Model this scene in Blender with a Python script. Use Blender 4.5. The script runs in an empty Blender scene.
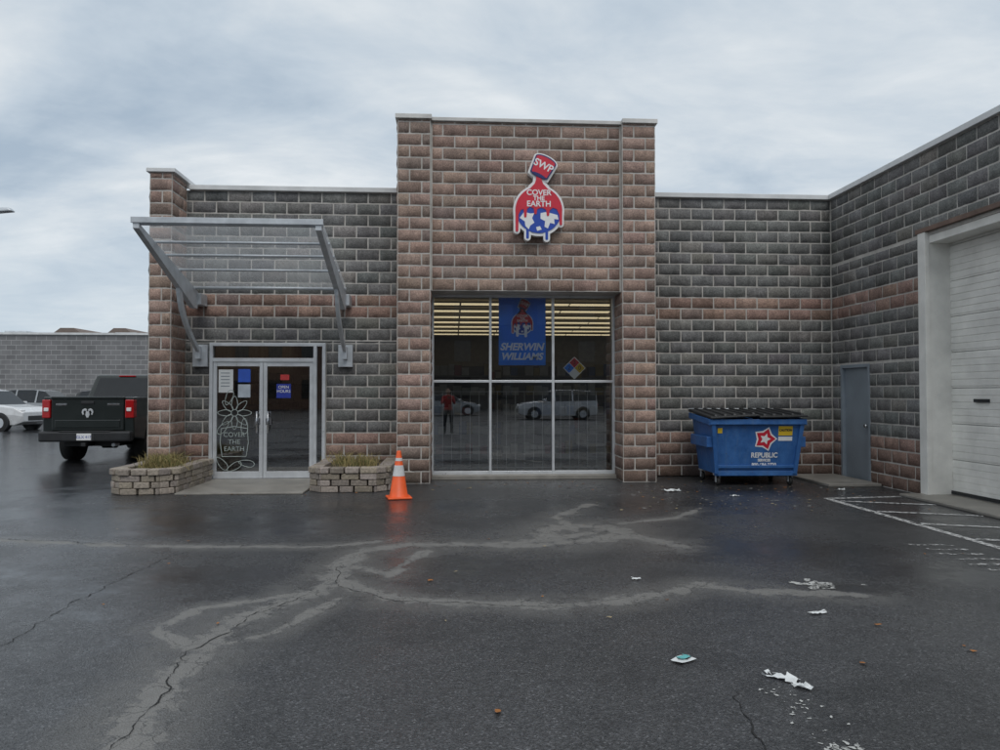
import bpy, bmesh, math, random
import numpy as np
from mathutils import Vector, Matrix
random.seed(7); rng=np.random.default_rng(7)
C=bpy.context.scene.collection
R=math.radians

# ---------------------------------------------------------------- helpers
def empty(name, loc=(0,0,0), rotz=0):
    e=bpy.data.objects.new(name,None); C.objects.link(e); e.location=loc; e.rotation_euler=(0,0,rotz); e.empty_display_size=.3
    return e
def obj(name, verts, faces, mats, parent=None, midx=None, smooth=False):
    me=bpy.data.meshes.new(name); me.from_pydata([tuple(v) for v in verts],[],faces)
    if not isinstance(mats,(list,tuple)): mats=[mats]
    for m in mats: me.materials.append(m)
    if midx is not None:
        for p,i in zip(me.polygons,midx): p.material_index=i
    if smooth:
        for p in me.polygons: p.use_smooth=True
    bm=bmesh.new(); bm.from_mesh(me); bmesh.ops.recalc_face_normals(bm,faces=bm.faces); bm.to_mesh(me); bm.free()
    o=bpy.data.objects.new(name,me); C.objects.link(o)
    if parent: o.parent=parent
    return o
def bevel(o,w,seg=2):
    m=o.modifiers.new('bevel','BEVEL'); m.width=w; m.segments=seg; m.limit_method='ANGLE'; m.angle_limit=R(35)
    return o
BF=[(0,1,2,3),(7,6,5,4),(0,4,5,1),(1,5,6,2),(2,6,7,3),(3,7,4,0)]
def box(name,x0,x1,y0,y1,z0,z1,mat,parent=None,bv=0):
    v=[(x0,y0,z0),(x1,y0,z0),(x1,y1,z0),(x0,y1,z0),(x0,y0,z1),(x1,y0,z1),(x1,y1,z1),(x0,y1,z1)]
    o=obj(name,v,BF,mat,parent)
    if bv: bevel(o,bv)
    return o
def hexa(name,bot,top,mat,parent=None,bv=0):
    o=obj(name,list(bot)+list(top),BF,mat,parent)
    if bv: bevel(o,bv)
    return o
def boxes(name,lst,mat,parent=None,bv=0):
    v=[];f=[]
    for (x0,x1,y0,y1,z0,z1) in lst:
        b=len(v)
        v+=[(x0,y0,z0),(x1,y0,z0),(x1,y1,z0),(x0,y1,z0),(x0,y0,z1),(x1,y0,z1),(x1,y1,z1),(x0,y1,z1)]
        f+=[tuple(i+b for i in q) for q in BF]
    o=obj(name,v,f,mat,parent)
    if bv: bevel(o,bv)
    return o
def cyl(name,p0,p1,r,mat,parent=None,seg=20,r2=None,smooth=True):
    p0=Vector(p0);p1=Vector(p1); d=(p1-p0).normalized(); r2=r if r2 is None else r2
    a=d.orthogonal().normalized(); b=d.cross(a)
    v=[];
    for P,rr in((p0,r),(p1,r2)):
        for i in range(seg):
            t=2*math.pi*i/seg; v.append(P+a*math.cos(t)*rr+b*math.sin(t)*rr)
    f=[(i,(i+1)%seg,seg+(i+1)%seg,seg+i) for i in range(seg)]+[tuple(range(seg)),tuple(range(seg,2*seg))]
    o=obj(name,v,f,mat,parent)
    if smooth:
        for p in o.data.polygons:
            if len(p.vertices)==4: p.use_smooth=True
    return o
def lathe(name,prof,mat,parent=None,seg=32,loc=(0,0,0)):
    v=[];f=[]
    for (r,z) in prof:
        for i in range(seg):
            t=2*math.pi*i/seg; v.append((loc[0]+r*math.cos(t),loc[1]+r*math.sin(t),loc[2]+z))
    n=len(prof)
    for k in range(n-1):
        for i in range(seg): f.append((k*seg+i,k*seg+(i+1)%seg,(k+1)*seg+(i+1)%seg,(k+1)*seg+i))
    return obj(name,v,f,mat,parent,smooth=True)
def prism(name,pts,a0,a1,axis,mat,parent=None,bv=0):
    def P(p,a):
        return (a,p[0],p[1]) if axis=='X' else ((p[0],a,p[1]) if axis=='Y' else (p[0],p[1],a))
    n=len(pts); v=[P(p,a0) for p in pts]+[P(p,a1) for p in pts]
    f=[tuple(range(n)),tuple(range(n,2*n))]+[(i,(i+1)%n,n+(i+1)%n,n+i) for i in range(n)]
    o=obj(name,v,f,mat,parent)
    if bv: bevel(o,bv)
    return o
def text(name,s,loc,size,mat,parent=None,rot=(math.pi/2,0,0),ext=.002,shear=0,off=0.0,sx=1):
    cu=bpy.data.curves.new(name,'FONT'); cu.body=s; cu.size=size; cu.extrude=ext; cu.align_x='CENTER'; cu.align_y='CENTER'
    cu.shear=shear; cu.offset=off; cu.materials.append(mat)
    o=bpy.data.objects.new(name,cu); C.objects.link(o); o.location=loc; o.rotation_euler=rot; o.scale=(sx,1,1)
    if parent:o.parent=parent
    return o
def npmesh(name,V,F,mat,parent=None):
    me=bpy.data.meshes.new(name)
    me.vertices.add(len(V)); me.vertices.foreach_set('co',V.astype(np.float32).ravel())
    me.loops.add(F.size); me.loops.foreach_set('vertex_index',F.astype(np.int32).ravel())
    me.polygons.add(len(F)); me.polygons.foreach_set('loop_start',np.arange(0,F.size,4,dtype=np.int32))
    me.polygons.foreach_set('loop_total',np.full(len(F),4,dtype=np.int32))
    me.update(calc_edges=True); me.validate()
    me.materials.append(mat)
    o=bpy.data.objects.new(name,me); C.objects.link(o)
    if parent:o.parent=parent
    return o

# ---------------------------------------------------------------- materials
def newmat(name):
    m=bpy.data.materials.new(name); m.use_nodes=True; nt=m.node_tree
    return m,nt,nt.nodes['Principled BSDF'],nt.nodes['Material Output']
def L(nt,a,b): nt.links.new(a,b)
def noise(nt,scale,detail=4,rough=.5,vec=None,dist=0):
    n=nt.nodes.new('ShaderNodeTexNoise'); n.inputs['Scale'].default_value=scale; n.inputs['Detail'].default_value=detail
    n.inputs['Roughness'].default_value=rough; n.inputs['Distortion'].default_value=dist
    if vec is not None: L(nt,vec,n.inputs['Vector'])
    return n.outputs['Fac']
def ramp(nt,src,stops):
    r=nt.nodes.new('ShaderNodeValToRGB'); L(nt,src,r.inputs[0])
    while len(r.color_ramp.elements)<len(stops): r.color_ramp.elements.new(.5)
    for e,(p,c) in zip(r.color_ramp.elements,stops):
        e.position=p; e.color=(c,c,c,1) if isinstance(c,(int,float)) else (*c,1)
    return r.outputs[0]
def mth(nt,op,a,b=None,c=None,clamp=False):
    n=nt.nodes.new('ShaderNodeMath'); n.operation=op; n.use_clamp=clamp
    for i,x in enumerate((a,b,c)):
        if x is None: continue
        if isinstance(x,(int,float)): n.inputs[i].default_value=x
        else: L(nt,x,n.inputs[i])
    return n.outputs[0]
def mix(nt,f,a,b,mode='MIX'):
    n=nt.nodes.new('ShaderNodeMix'); n.data_type='RGBA'; n.blend_type=mode
    for ix,x in ((0,f),(6,a),(7,b)):
        s=n.inputs[ix]
        if isinstance(x,(int,float)): s.default_value=x if ix==0 else (x,x,x,1)
        elif isinstance(x,tuple): s.default_value=(*x,1)
        else: L(nt,x,s)
    return n.outputs[2]
def bump(nt,h,strength,dist,b):
    n=nt.nodes.new('ShaderNodeBump'); n.inputs['Strength'].default_value=strength; n.inputs['Distance'].default_value=dist
    L(nt,h,n.inputs['Height']); L(nt,n.outputs[0],b.inputs['Normal']); return n
def pos(nt): return nt.nodes.new('ShaderNodeNewGeometry').outputs['Position']
def objc(nt): return nt.nodes.new('ShaderNodeTexCoord').outputs['Object']
def simple(name,col,rough=.5,metal=0,var=.15,scale=6,coat=0,bmp=0,spec=.5):
    m,nt,b,o=newmat(name)
    f=noise(nt,scale,4,.6,objc(nt))
    c=mix(nt,ramp(nt,f,[(.3,0.0),(.7,1.0)]),tuple(x*(1-var) for x in col),tuple(min(1,x*(1+var)) for x in col))
    L(nt,c,b.inputs['Base Color'])
    L(nt,ramp(nt,f,[(.3,max(0,rough-.08)),(.7,min(1,rough+.08))]),b.inputs['Roughness'])
    b.inputs['Metallic'].default_value=metal; b.inputs['Coat Weight'].default_value=coat
    b.inputs['Specular IOR Level'].default_value=spec
    if bmp: bump(nt,noise(nt,scale*12,3,.6,objc(nt)),bmp,.01,b)
    return m
def block_mat():
    m,nt,b,o=newmat('split_face_block')
    a=nt.nodes.new('ShaderNodeAttribute'); a.attribute_name='bcol'
    p=pos(nt)
    f=noise(nt,42,5,.75,p); g=noise(nt,9,3,.6,p)
    mp=nt.nodes.new('ShaderNodeMapping'); mp.inputs['Scale'].default_value=(2.2,2.2,.35); L(nt,p,mp.inputs[0])
    s=noise(nt,1.0,5,.6,mp.outputs[0])
    c=mix(nt,1.0,a.outputs['Color'],ramp(nt,f,[(.28,.5),(.5,.95),(.72,1.6)]),'MULTIPLY')
    c=mix(nt,1.0,c,ramp(nt,g,[(.3,.84),(.7,1.16)]),'MULTIPLY')
    c=mix(nt,1.0,c,ramp(nt,s,[(.35,.74),(.6,1.08)]),'MULTIPLY')
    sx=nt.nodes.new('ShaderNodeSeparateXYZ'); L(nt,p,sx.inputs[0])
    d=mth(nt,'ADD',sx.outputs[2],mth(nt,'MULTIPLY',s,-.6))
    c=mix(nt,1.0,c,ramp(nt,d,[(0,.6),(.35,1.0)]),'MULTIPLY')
    L(nt,c,b.inputs['Base Color']); b.inputs['Roughness'].default_value=.85; b.inputs['Specular IOR Level'].default_value=.25
    bump(nt,f,.7,.015,b)
    return m
M_block=block_mat()
def mortar_mat():
    m,nt,b,o=newmat('mortar'); p=pos(nt)
    f=noise(nt,3,5,.7,p)
    L(nt,ramp(nt,f,[(.3,(.36,.34,.31)),(.7,(.58,.555,.52))]),b.inputs['Base Color']); b.inputs['Roughness'].default_value=.95
    return m
M_mortar=mortar_mat()
M_coping=simple('coping_metal',(.66,.67,.67),.45,.0,.15,2)
M_alu=simple('anodised_aluminium',(.66,.68,.70),.35,.4,.08,5)
M_whitepaint=simple('white_paint_steel',(.76,.75,.71),.5,0,.12,2.5,bmp=.1)
M_steel=simple('galvanised_steel',(.54,.57,.60),.45,.3,.15,5)
M_dark=simple('dark_interior',(.03,.03,.032),.8)
M_intwall=simple('interior_wall',(.22,.20,.17),.8)
M_floor=simple('interior_floor',(.20,.19,.17),.3)
M_greydoor=simple('grey_painted_door',(.23,.265,.30),.45,0,.1,3)
M_rust=simple('brown_flashing',(.17,.11,.085),.6,0,.3,4)
M_red=simple('sign_red',(.60,.02,.045),.35,0,.06)
M_blue=simple('sign_blue',(.02,.07,.42),.35,0,.06)
M_navy=simple('sign_navy',(.012,.02,.13),.4,0,.1)
M_signwhite=simple('sign_white',(.82,.82,.82),.35,0,.04)
M_banner=simple('banner_blue',(.03,.26,.92),.5,0,.08)
M_bwhite=simple('banner_white',(.95,.95,.95),.6,0,.02)
M_yellow=simple('sticker_yellow',(.75,.5,.03),.5,0,.05)
M_rubber=simple('rubber',(.018,.018,.018),.75,0,.2,12)
M_black=simple('black_plastic',(.022,.023,.025),.5,0,.3,5)
M_chrome=simple('chrome',(.55,.56,.58),.18,1,.1)
M_redlight=simple('tail_light_lens',(.42,.008,.01),.12,0,.1,coat=.6)
M_concrete=simple('concrete',(.25,.235,.21),.5,0,.25,3,bmp=.2)
M_paper=simple('paper',(.68,.7,.7),.8,0,.05)
M_teal=simple('teal_paper',(.12,.42,.42),.7,0,.1)
def emis(name,col,s):
    m,nt,b,o=newmat(name); b.inputs['Base Color'].default_value=(*col,1)
    b.inputs['Emission Color'].default_value=(*col,1); b.inputs['Emission Strength'].default_value=s
    try: m.cycles.emission_sampling='NONE'
    except Exception: pass
    return m
M_lamp=emis('fluorescent_tube',(1,.82,.52),.75)
def glass_mat(name,tint,ior=1.5,add=.02,wob=0.0):
    m,nt,b,o=newmat(name); nt.nodes.remove(b)
    t=nt.nodes.new('ShaderNodeBsdfTransparent'); t.inputs[0].default_value=(*tint,1)
    g=nt.nodes.new('ShaderNodeBsdfGlossy'); g.inputs['Roughness'].default_value=.0; g.inputs[0].default_value=(.95,.97,1,1)
    fr=nt.nodes.new('ShaderNodeFresnel'); fr.inputs[0].default_value=ior
    mx=nt.nodes.new('ShaderNodeMixShader')
    if wob:
        bp=nt.nodes.new('ShaderNodeBump'); bp.inputs['Strength'].default_value=wob; bp.inputs['Distance'].default_value=.01
        L(nt,noise(nt,1.2,1,.5,pos(nt)),bp.inputs['Height']); L(nt,bp.outputs[0],g.inputs['Normal'])
    L(nt,mth(nt,'ADD',fr.outputs[0],add,clamp=True),mx.inputs[0]); L(nt,t.outputs[0],mx.inputs[1]); L(nt,g.outputs[0],mx.inputs[2]); L(nt,mx.outputs[0],o.inputs[0])
    return m
M_glass=glass_mat('window_glass',(.86,.89,.88),1.55,.19,.02)
M_carglass=simple('car_glass',(.012,.014,.016),.1,0,.1,coat=.2)

# ---------------------------------------------------------------- block walls
GREY=np.array([.172,.172,.167]); BROWN=np.array([.305,.205,.168]); TAN=np.array([.330,.234,.193])
def kind_wing(z): return 'b' if (2.975<z<3.4 or z<.85) else 'g'
def kind_brown(z): return 't'
def block_wall(name,axis,const,sgn,u0,u1,z0,z1,kind,parent,holes=(),phase=0.0,BL=.425,BH=.2125):
    J=.0085; bl=[]
    k0=int(math.floor(z0/BH+1e-6)); k1=int(math.ceil(z1/BH-1e-6))
    for k in range(k0,k1):
        za=max(z0,k*BH); zb=min(z1,(k+1)*BH)
        br={za,zb}
        for h in holes:
            for e in (h[2],h[3]):
                if za+.01<e<zb-.01: br.add(e)
        br=sorted(br)
        for a,b in zip(br[:-1],br[1:]):
            if b-a<.04: continue
            mid=(a+b)/2; iv=[(u0,u1)]
            for h in holes:
                if h[2]<mid<h[3]:
                    nv=[]
                    for (p,q) in iv:
                        if h[1]<=p or h[0]>=q: nv.append((p,q)); continue
                        if h[0]>p: nv.append((p,h[0]))
                        if h[1]<q: nv.append((h[1],q))
                    iv=nv
            st=phase+(BL/2 if k%2 else 0)
            for (p,q) in iv:
                n0=int(math.floor((p-st)/BL)); n1=int(math.ceil((q-st)/BL))
                for n in range(n0,n1):
                    ua=max(p,st+n*BL); ub=min(q,st+(n+1)*BL)
                    if ub-ua<.045: continue
                    bl.append((ua+J,ub-J,a+J,b-J,(k+.5)*BH))
    nu,nz=8,5; n=len(bl)
    B=np.array(bl)
    V=np.zeros((n,nz,nu,3)); col=np.ones((n,nz*nu,4))
    wu=B[:,1]-B[:,0]
    e=.009
    for j in range(nz):
        for i in range(nu):
            if i==0: U=B[:,0]
            elif i==nu-1: U=B[:,1]
            elif i==1: U=B[:,0]+e
            elif i==nu-2: U=B[:,1]-e
            else: U=B[:,0]+e+(wu-2*e)*(i-1)/(nu-3)
            if j==0: Z=B[:,2]
            elif j==nz-1: Z=B[:,3]
            elif j==1: Z=B[:,2]+e
            elif j==nz-2: Z=B[:,3]-e
            else: Z=(B[:,2]+B[:,3])/2
            edge=i in(0,nu-1) or j in (0,nz-1)
            ring=i in(1,nu-2) or j in (1,nz-2)
            if edge: D=np.full(n,-.004)
            elif ring: D=.004+rng.random(n)*.008
            else: D=.009+rng.random(n)*.018
            if not edge:
                U=U+rng.normal(0,.004,n)*(0.6 if ring else 2.5); Z=Z+rng.normal(0,.003,n)
            if axis=='Y': V[:,j,i,0]=U; V[:,j,i,1]=const+sgn*D; V[:,j,i,2]=Z
            else: V[:,j,i,1]=U; V[:,j,i,0]=const+sgn*D; V[:,j,i,2]=Z
    for q in range(n):
        kd=kind(B[q,4]); 
        if kd=='g':
            base=GREY*rng.uniform(.82,1.2)
            if rng.random()<.1: base=base*np.array([1.16,1.1,1.05])
        elif kd=='b':
            base=BROWN*rng.uniform(.8,1.2)
            if rng.random()<.12: base=base*np.array([.78,.88,.95])
        else:
            base=TAN*rng.uniform(.80,1.16)
            if rng.random()<.12: base=base*np.array([.82,.88,.92])
        base=base*(1+rng.normal(0,.015,3))
        col[q,:,:3]=base
    idx=np.arange(nu*nz).reshape(nz,nu)
    f=np.stack([idx[:-1,:-1],idx[:-1,1:],idx[1:,1:],idx[1:,:-1]],-1).reshape(-1,4)
    if (axis=='Y' and sgn>0) or (axis=='X' and sgn<0): f=f[:,::-1]
    F=(f[None]+(np.arange(n)*nu*nz)[:,None,None]).reshape(-1,4)
    o=npmesh(name,V.reshape(-1,3),F,M_block,parent)
    at=o.data.attributes.new('bcol','FLOAT_COLOR','POINT'); at.data.foreach_set('color',col.astype(np.float32).ravel())
    return o

# ---------------------------------------------------------------- store building
S=empty('store_building')
WY=14.0; H=5.3; TH=6.42
walls=[(-5.28,-4.45,WY,14.3,0,H),(-4.45,-2.36,WY,14.3,2.5,H),(-2.36,-1.0,WY,14.3,0,H),
 (-5.28,-4.9,13.3,WY,0,5.42),
 (-1.0,-.42,13.2,14.3,0,TH),(3.0,3.6,13.2,14.3,0,TH),(-.42,3.0,13.3,14.3,3.4,TH),
 (-1.0,3.6,14.3,16.5,5.25,TH),
 (3.6,7.25,WY,14.3,0,H),
 (7.25,7.7,13.66,14.3,0,H),(7.25,7.7,12.68,13.66,2.1,H),(7.25,7.7,11.15,12.68,0,H),(7.25,7.7,7.3,11.15,4.0,H),(7.25,7.7,-3,7.3,0,H),
 (-5.28,-4.98,14.3,34,0,H),(-5.28,7.25,34,34.3,0,H)]
boxes('walls_mortar',walls,M_mortar,S)
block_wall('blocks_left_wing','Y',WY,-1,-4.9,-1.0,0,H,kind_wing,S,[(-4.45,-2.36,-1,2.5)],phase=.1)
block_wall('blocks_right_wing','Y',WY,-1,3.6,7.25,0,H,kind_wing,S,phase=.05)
block_wall('blocks_pier_front','Y',13.3,-1,-5.28,-4.9,0,5.42,kind_brown,S,phase=-5.28)
block_wall('blocks_pier_return','X',-4.9,1,13.3,14.0,0,5.42,kind_brown,S,phase=13.2)
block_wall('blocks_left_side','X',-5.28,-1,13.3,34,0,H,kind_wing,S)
block_wall('blocks_pilaster','Y',13.2,-1,-1.0,-.42,0,TH,kind_brown,S,phase=-1.0)
block_wall('blocks_pilaster_b','Y',13.2,-1,3.0,3.6,0,TH,kind_brown,S,phase=3.0)
block_wall('blocks_pilaster_ret','X',-.42,1,13.2,13.86,0,3.4,kind_brown,S,phase=13.2)
block_wall('blocks_pilaster_ret_b','X',3.0,-1,13.2,13.86,0,3.4,kind_brown,S,phase=13.2)
block_wall('blocks_pilaster_side','X',-1.0,-1,13.2,14.0,0,TH,kind_brown,S,phase=13.2)
block_wall('blocks_pilaster_side_b','X',3.6,1,13.2,14.0,0,TH,kind_brown,S,phase=13.2)
block_wall('blocks_tower_panel','Y',13.3,-1,-.40,2.98,3.4,TH,kind_brown,S,phase=-.42)
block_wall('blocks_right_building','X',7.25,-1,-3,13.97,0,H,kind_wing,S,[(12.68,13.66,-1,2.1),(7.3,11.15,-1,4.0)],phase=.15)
cop=[(-4.84,-1.06,13.93,14.37,H,5.39),(-5.33,-4.84,13.25,14.37,5.42,5.49),
 (3.66,7.18,13.93,14.37,H,5.39),(7.18,7.78,-3,14.37,H,5.395)]
boxes('coping_wings',cop,M_coping,S,.008)
M_cop2=simple('coping_metal_tower',(.56,.55,.53),.5,.0,.25,2)
boxes('coping_tower',[(-1.04,-.40,13.15,16.5,TH,6.50),(3.0,3.64,13.15,16.5,TH,6.50),(-.40,3.0,13.25,16.5,TH,6.485)],M_cop2,S,.006)
box('roof',-4.97,20,14.31,34,5.12,5.2,M_black,S); box('roof_b',7.71,20,-3,14.31,5.12,5.2,M_black,S)
# interior
box('ceiling',-4.9,7.2,14.32,33.9,3.7,3.75,M_intwall,S)
box('floor_interior',-4.9,7.2,14.0,33.9,-.05,.03,M_floor,S)
box('back_wall',-4.9,7.2,28,28.1,.03,3.7,M_intwall,S)
box('interior_partition',-1.3,-1.2,14.35,28,.03,3.7,M_intwall,S)
ll=[]
for i in range(8):
    y=15.6+i*1.5
    ll+=[(x,x+1.22,y,y+.035,3.60,3.63) for x in np.arange(-1.1,6.5,1.26)]+[(x,x+1.22,y+.14,y+.175,3.60,3.63) for x in np.arange(-1.1,6.5,1.26)]
ll+=[(-4.6+k*1.0,-4.6+k*1.0+.12,16+j*3,17.2+j*3,3.62,3.66) for k in range(3) for j in range(3)]
boxes('ceiling_lights',ll,M_lamp,S)
M_shelf=simple('shelf_metal',(.12,.12,.12),.6)
sh=[];cans=[[],[],[],[]]
for sx in (-.9,1.1,3.1,5.1):
    for sy in (17.2,20.2,23.2):
        for z in (.15,.6,1.05,1.5,1.95):
            sh.append((sx,sx+1.7,sy,sy+.5,z,z+.03))
            x=sx+.03
            while x<sx+1.6:
                w=random.choice([.14,.17,.17,.2]); h=random.uniform(.16,.3)
                if random.random()<.8: cans[random.choice([0,0,0,0,1,2,3])].append((x,x+w*.93,sy+.02,sy+.3,z+.03,z+.03+h))
                x+=w
        sh.append((sx,sx+1.7,sy+.24,sy+.27,.03,2.2)); 
for sy in (16,19,22): 
    for z in (.3,.8,1.3,1.8):
        sh.append((-4.9,-4.4,sy,sy+2.4,z,z+.03)); cans[random.choice([0,3])]+=[(-4.8,-4.45,sy+k*.25,sy+k*.25+.2,z+.03,z+.03+random.uniform(.15,.32)) for k in range(9)]
boxes('shelves',sh,M_shelf,S)
for i,c in enumerate([(.28,.28,.27),(.18,.05,.05),(.06,.09,.18),(.22,.18,.09)]):
    boxes('shelf_goods_%d'%i,cans[i],simple('goods%d'%i,c,.5),S)
rk=[(x,x+.012,14.42,14.432,.12,1.62) for x in np.arange(-.4,3.0,.175)]
rk+=[(-.42,3.0,14.40,14.412,z,z+.015) for z in (.14,1.6)]
boxes('display_rack',rk,simple('rack_wire',(.45,.45,.45),.5),S)
# big window
wx=[-.42,.67,1.84,3.0]; fr=[]
fw=.045
for x in wx: fr.append((x-fw/2 if x not in(-.42,3.0) else (x if x<0 else x-fw), x+fw/2 if x not in(-.42,3.0) else (x+fw if x<0 else x),13.86,13.97,.08,3.5))
boxes('window_frame_v',fr,M_alu,S,.004)
hr=[]
for a,b in zip(wx[:-1],wx[1:]):
    xa=a+(fw if a<0 else fw/2)+.001; xb=b-(fw if b==3.0 else fw/2)-.001
    for z,h in ((.08,.06),(1.775,.045),(3.36,.05)): hr.append((xa,xb,13.865,13.965,z,z+h))
boxes('window_frame_h',hr,M_alu,S,.004)
for i,(a,b) in enumerate(zip(wx[:-1],wx[1:])):
    for j,(c,d) in enumerate(((.12,1.785),(1.81,3.45))):
        obj('window_pane_%d%d'%(i,j),[(a+.02,13.91,c),(b-.02,13.91,c),(b-.02,13.91,d),(a+.02,13.91,d)],[(0,1,2,3)],M_glass,S)
box('window_sill',-.42,3.0,13.7,14.3,0,.08,M_concrete,S,.01)
# entrance
D=[]
X0,X1=-4.45,-2.36
D+=[(X0,X0+.06,13.94,14.06,0.02,2.5),(-2.58,-2.52,13.94,14.06,.02,2.5),(X1-.06,X1,13.94,14.06,.02,2.5)]
D+=[(X0+.06,-2.58,13.945,14.055,2.44,2.5),(X0+.06,-2.58,13.945,14.055,2.15,2.22),(-2.52,X1-.06,13.945,14.055,2.44,2.5)]
boxes('entrance_frame',D,M_alu,S,.004)
mx_=(-4.39-2.58)/2
for n,(a,b) in enumerate(((-4.385,mx_-.004),(mx_+.004,-2.585))):
    boxes('entrance_door_%d'%n,[(a,a+.065,13.96,14.01,.03,2.145),(b-.065,b,13.96,14.01,.03,2.145),(a+.065,b-.065,13.965,14.005,.03,.15),(a+.065,b-.065,13.965,14.005,2.07,2.145)],M_alu,S,.004)
    obj('door_glass_%d'%n,[(a+.03,13.985,.1),(b-.03,13.985,.1),(b-.03,13.985,2.1),(a+.03,13.985,2.1)],[(0,1,2,3)],M_glass,S)
    hx=mx_+(-.10 if n==0 else .10)
    cyl('door_handle_%d'%n,(hx,13.90,.85),(hx,13.90,1.25),.014,M_chrome,S)
    for z in(.9,1.2): cyl('door_handle_post_%d'%n,(hx,13.90,z),(hx,13.965,z),.01,M_chrome,S)
    box('push_plate_%d'%n,hx-.05,hx+.05,13.955,13.962,1.0,1.12,M_chrome,S)
obj('transom_glass',[(X0+.05,13.99,2.2),(-2.57,13.99,2.2),(-2.57,13.99,2.46),(X0+.05,13.99,2.46)],[(0,1,2,3)],M_glass,S)
obj('side_glass',[(-2.53,13.99,.02),(X1-.05,13.99,.02),(X1-.05,13.99,2.46),(-2.53,13.99,2.46)],[(0,1,2,3)],M_glass,S)
box('threshold',X0,X1,13.9,14.3,0,.02,M_alu,S)
M_frost=simple('frosted_graphic',(.36,.41,.39),.6)
yS=13.975
def dec(n,x,z,w,h,m): box(n,x-w/2,x+w/2,yS-.002,yS,z-h/2,z+h/2,m,S)
dec('notice_a',-4.16,1.80,.26,.42,M_paper); dec('notice_b',-3.83,1.90,.22,.24,simple('lb',(.03,.1,.5),.5)); dec('notice_c',-3.83,1.62,.22,.24,simple('lg',(.45,.5,.55),.5))
dec('notice_d',-3.12,1.62,.26,.26,simple('hoursblue',(.02,.04,.32),.5)); dec('notice_e',-3.10,1.87,.16,.10,simple('red_n',(.5,.04,.04),.5))
for k in range(5): box('notice_line_%d'%k,-4.25,-4.09,yS-.004,yS-.0022,1.70+k*.06,1.715+k*.06,M_greydoor,S)
text('hours_text','OPEN\nHOURS',(-3.12,yS-.006,1.65),.075,M_signwhite,S,ext=.001)
def ring_poly(name,cx,cz,pts,w,mat,y,parent):
    n=len(pts); v=[];f=[]
    cxm=sum(p[0] for p in pts)/n; czm=sum(p[1] for p in pts)/n
    for p in pts:
        d=math.hypot(p[0]-cxm,p[1]-czm) or 1
        v.append((cx+p[0],y,cz+p[1])); k=max(.1,(d-w)/d)
        v.append((cx+cxm+(p[0]-cxm)*k,y,cz+czm+(p[1]-czm)*k))
    for i in range(n):
        j=(i+1)%n; f.append((2*i,2*j,2*j+1,2*i+1))
    return obj(name,v,f,mat,parent)
gi=0
def leafring(cx,cz,ln,wd,ang):
    global gi
    pts=[]
    for t in np.linspace(0,2*math.pi,24,endpoint=False):
        u=ln/2*math.cos(t); w=wd/2*math.sin(t)*(1-.25*math.cos(t)); pts.append((u*math.cos(ang)-w*math.sin(ang),u*math.sin(ang)+w*math.cos(ang)))
    ring_poly('door_graphic_%d'%gi,cx,cz,pts,.014,M_frost,yS-.001-.0003*gi,S); gi+=1
for a in range(8): leafring(-4.0+.18*math.cos(a*.785),1.22+.18*math.sin(a*.785),.26,.12,a*.785)
for a,(cx,cz) in enumerate([(-4.2,.95),(-3.82,.98),(-4.22,.3),(-3.78,.3),(-4.0,.24),(-4.1,1.5)]): leafring(cx,cz,.3,.13,R(50+a*40))
ring_poly('door_graphic_can',-4.0,.68,[(-.22,-.26),(.22,-.26),(.26,.0),(.24,.26),(0,.30),(-.24,.26),(-.26,.0)],.016,M_frost,yS-.006,S)
for i,s in enumerate(('COVER','THE','EARTH')): text('door_graphic_text_%d'%i,s,(-4.0,yS-.008,.82-i*.13),.12,M_frost,S,ext=.0005)
# service door
box('service_door',7.30,7.34,12.74,13.60,.02,2.04,M_greydoor,S,.004)
boxes('service_door_frame',[(7.235,7.36,12.68,12.74,0,2.1),(7.235,7.36,13.60,13.66,0,2.1),(7.235,7.36,12.74,13.60,2.04,2.1)],M_greydoor,S,.004)
cyl('service_door_knob',(7.30,12.84,1.0),(7.23,12.84,1.0),.03,M_chrome,S)
box('service_door_step',6.3,7.22,12.3,13.9,0,.05,M_concrete,S,.01)
# garage door
gy0,gy1=7.3,11.15
gd=[]
z=.03
while z<3.95:
    z2=min(z+.545,3.95)
    gd.append((7.60,7.64,gy0+.12,gy1-.12,z,z2-.008))
    for k in range(5):
        za=z+.03+k*(z2-z-.04)/5
        gd.append((7.592,7.602,gy0+.12,gy1-.12,za,za+(z2-z-.04)/5-.016))
    z=z2
boxes('garage_door',gd,M_whitepaint,S,.003)
boxes('garage_jamb',[(7.262,7.7,gy1-.12,gy1-.002,0,4.0),(7.262,7.7,gy0+.002,gy0+.12,0,4.0),(7.262,7.7,gy0+.12,gy1-.12,3.88,3.998)],M_whitepaint,S,.005)
boxes('garage_trim',[(7.19,7.262,gy1-.13,gy1+.05,0,4.05),(7.19,7.262,gy0-.05,gy0+.13,0,4.05)],M_whitepaint,S,.004)
box('garage_head_flashing',7.185,7.262,gy0-.1,gy1+.1,4.052,4.12,M_rust,S,.003)
box('garage_backing',7.65,7.69,gy0,gy1,0,4.0,M_dark,S)
box('garage_apron',6.85,7.6,gy0-.2,gy1+.05,0,.04,M_concrete,S,.01)
box('garage_handle',7.555,7.59,10.2,10.5,1.45,1.50,M_black,S,.005)
box('lower_door_seal',7.57,7.6,gy0+.12,gy1-.12,.05,.1,M_black,S)

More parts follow.
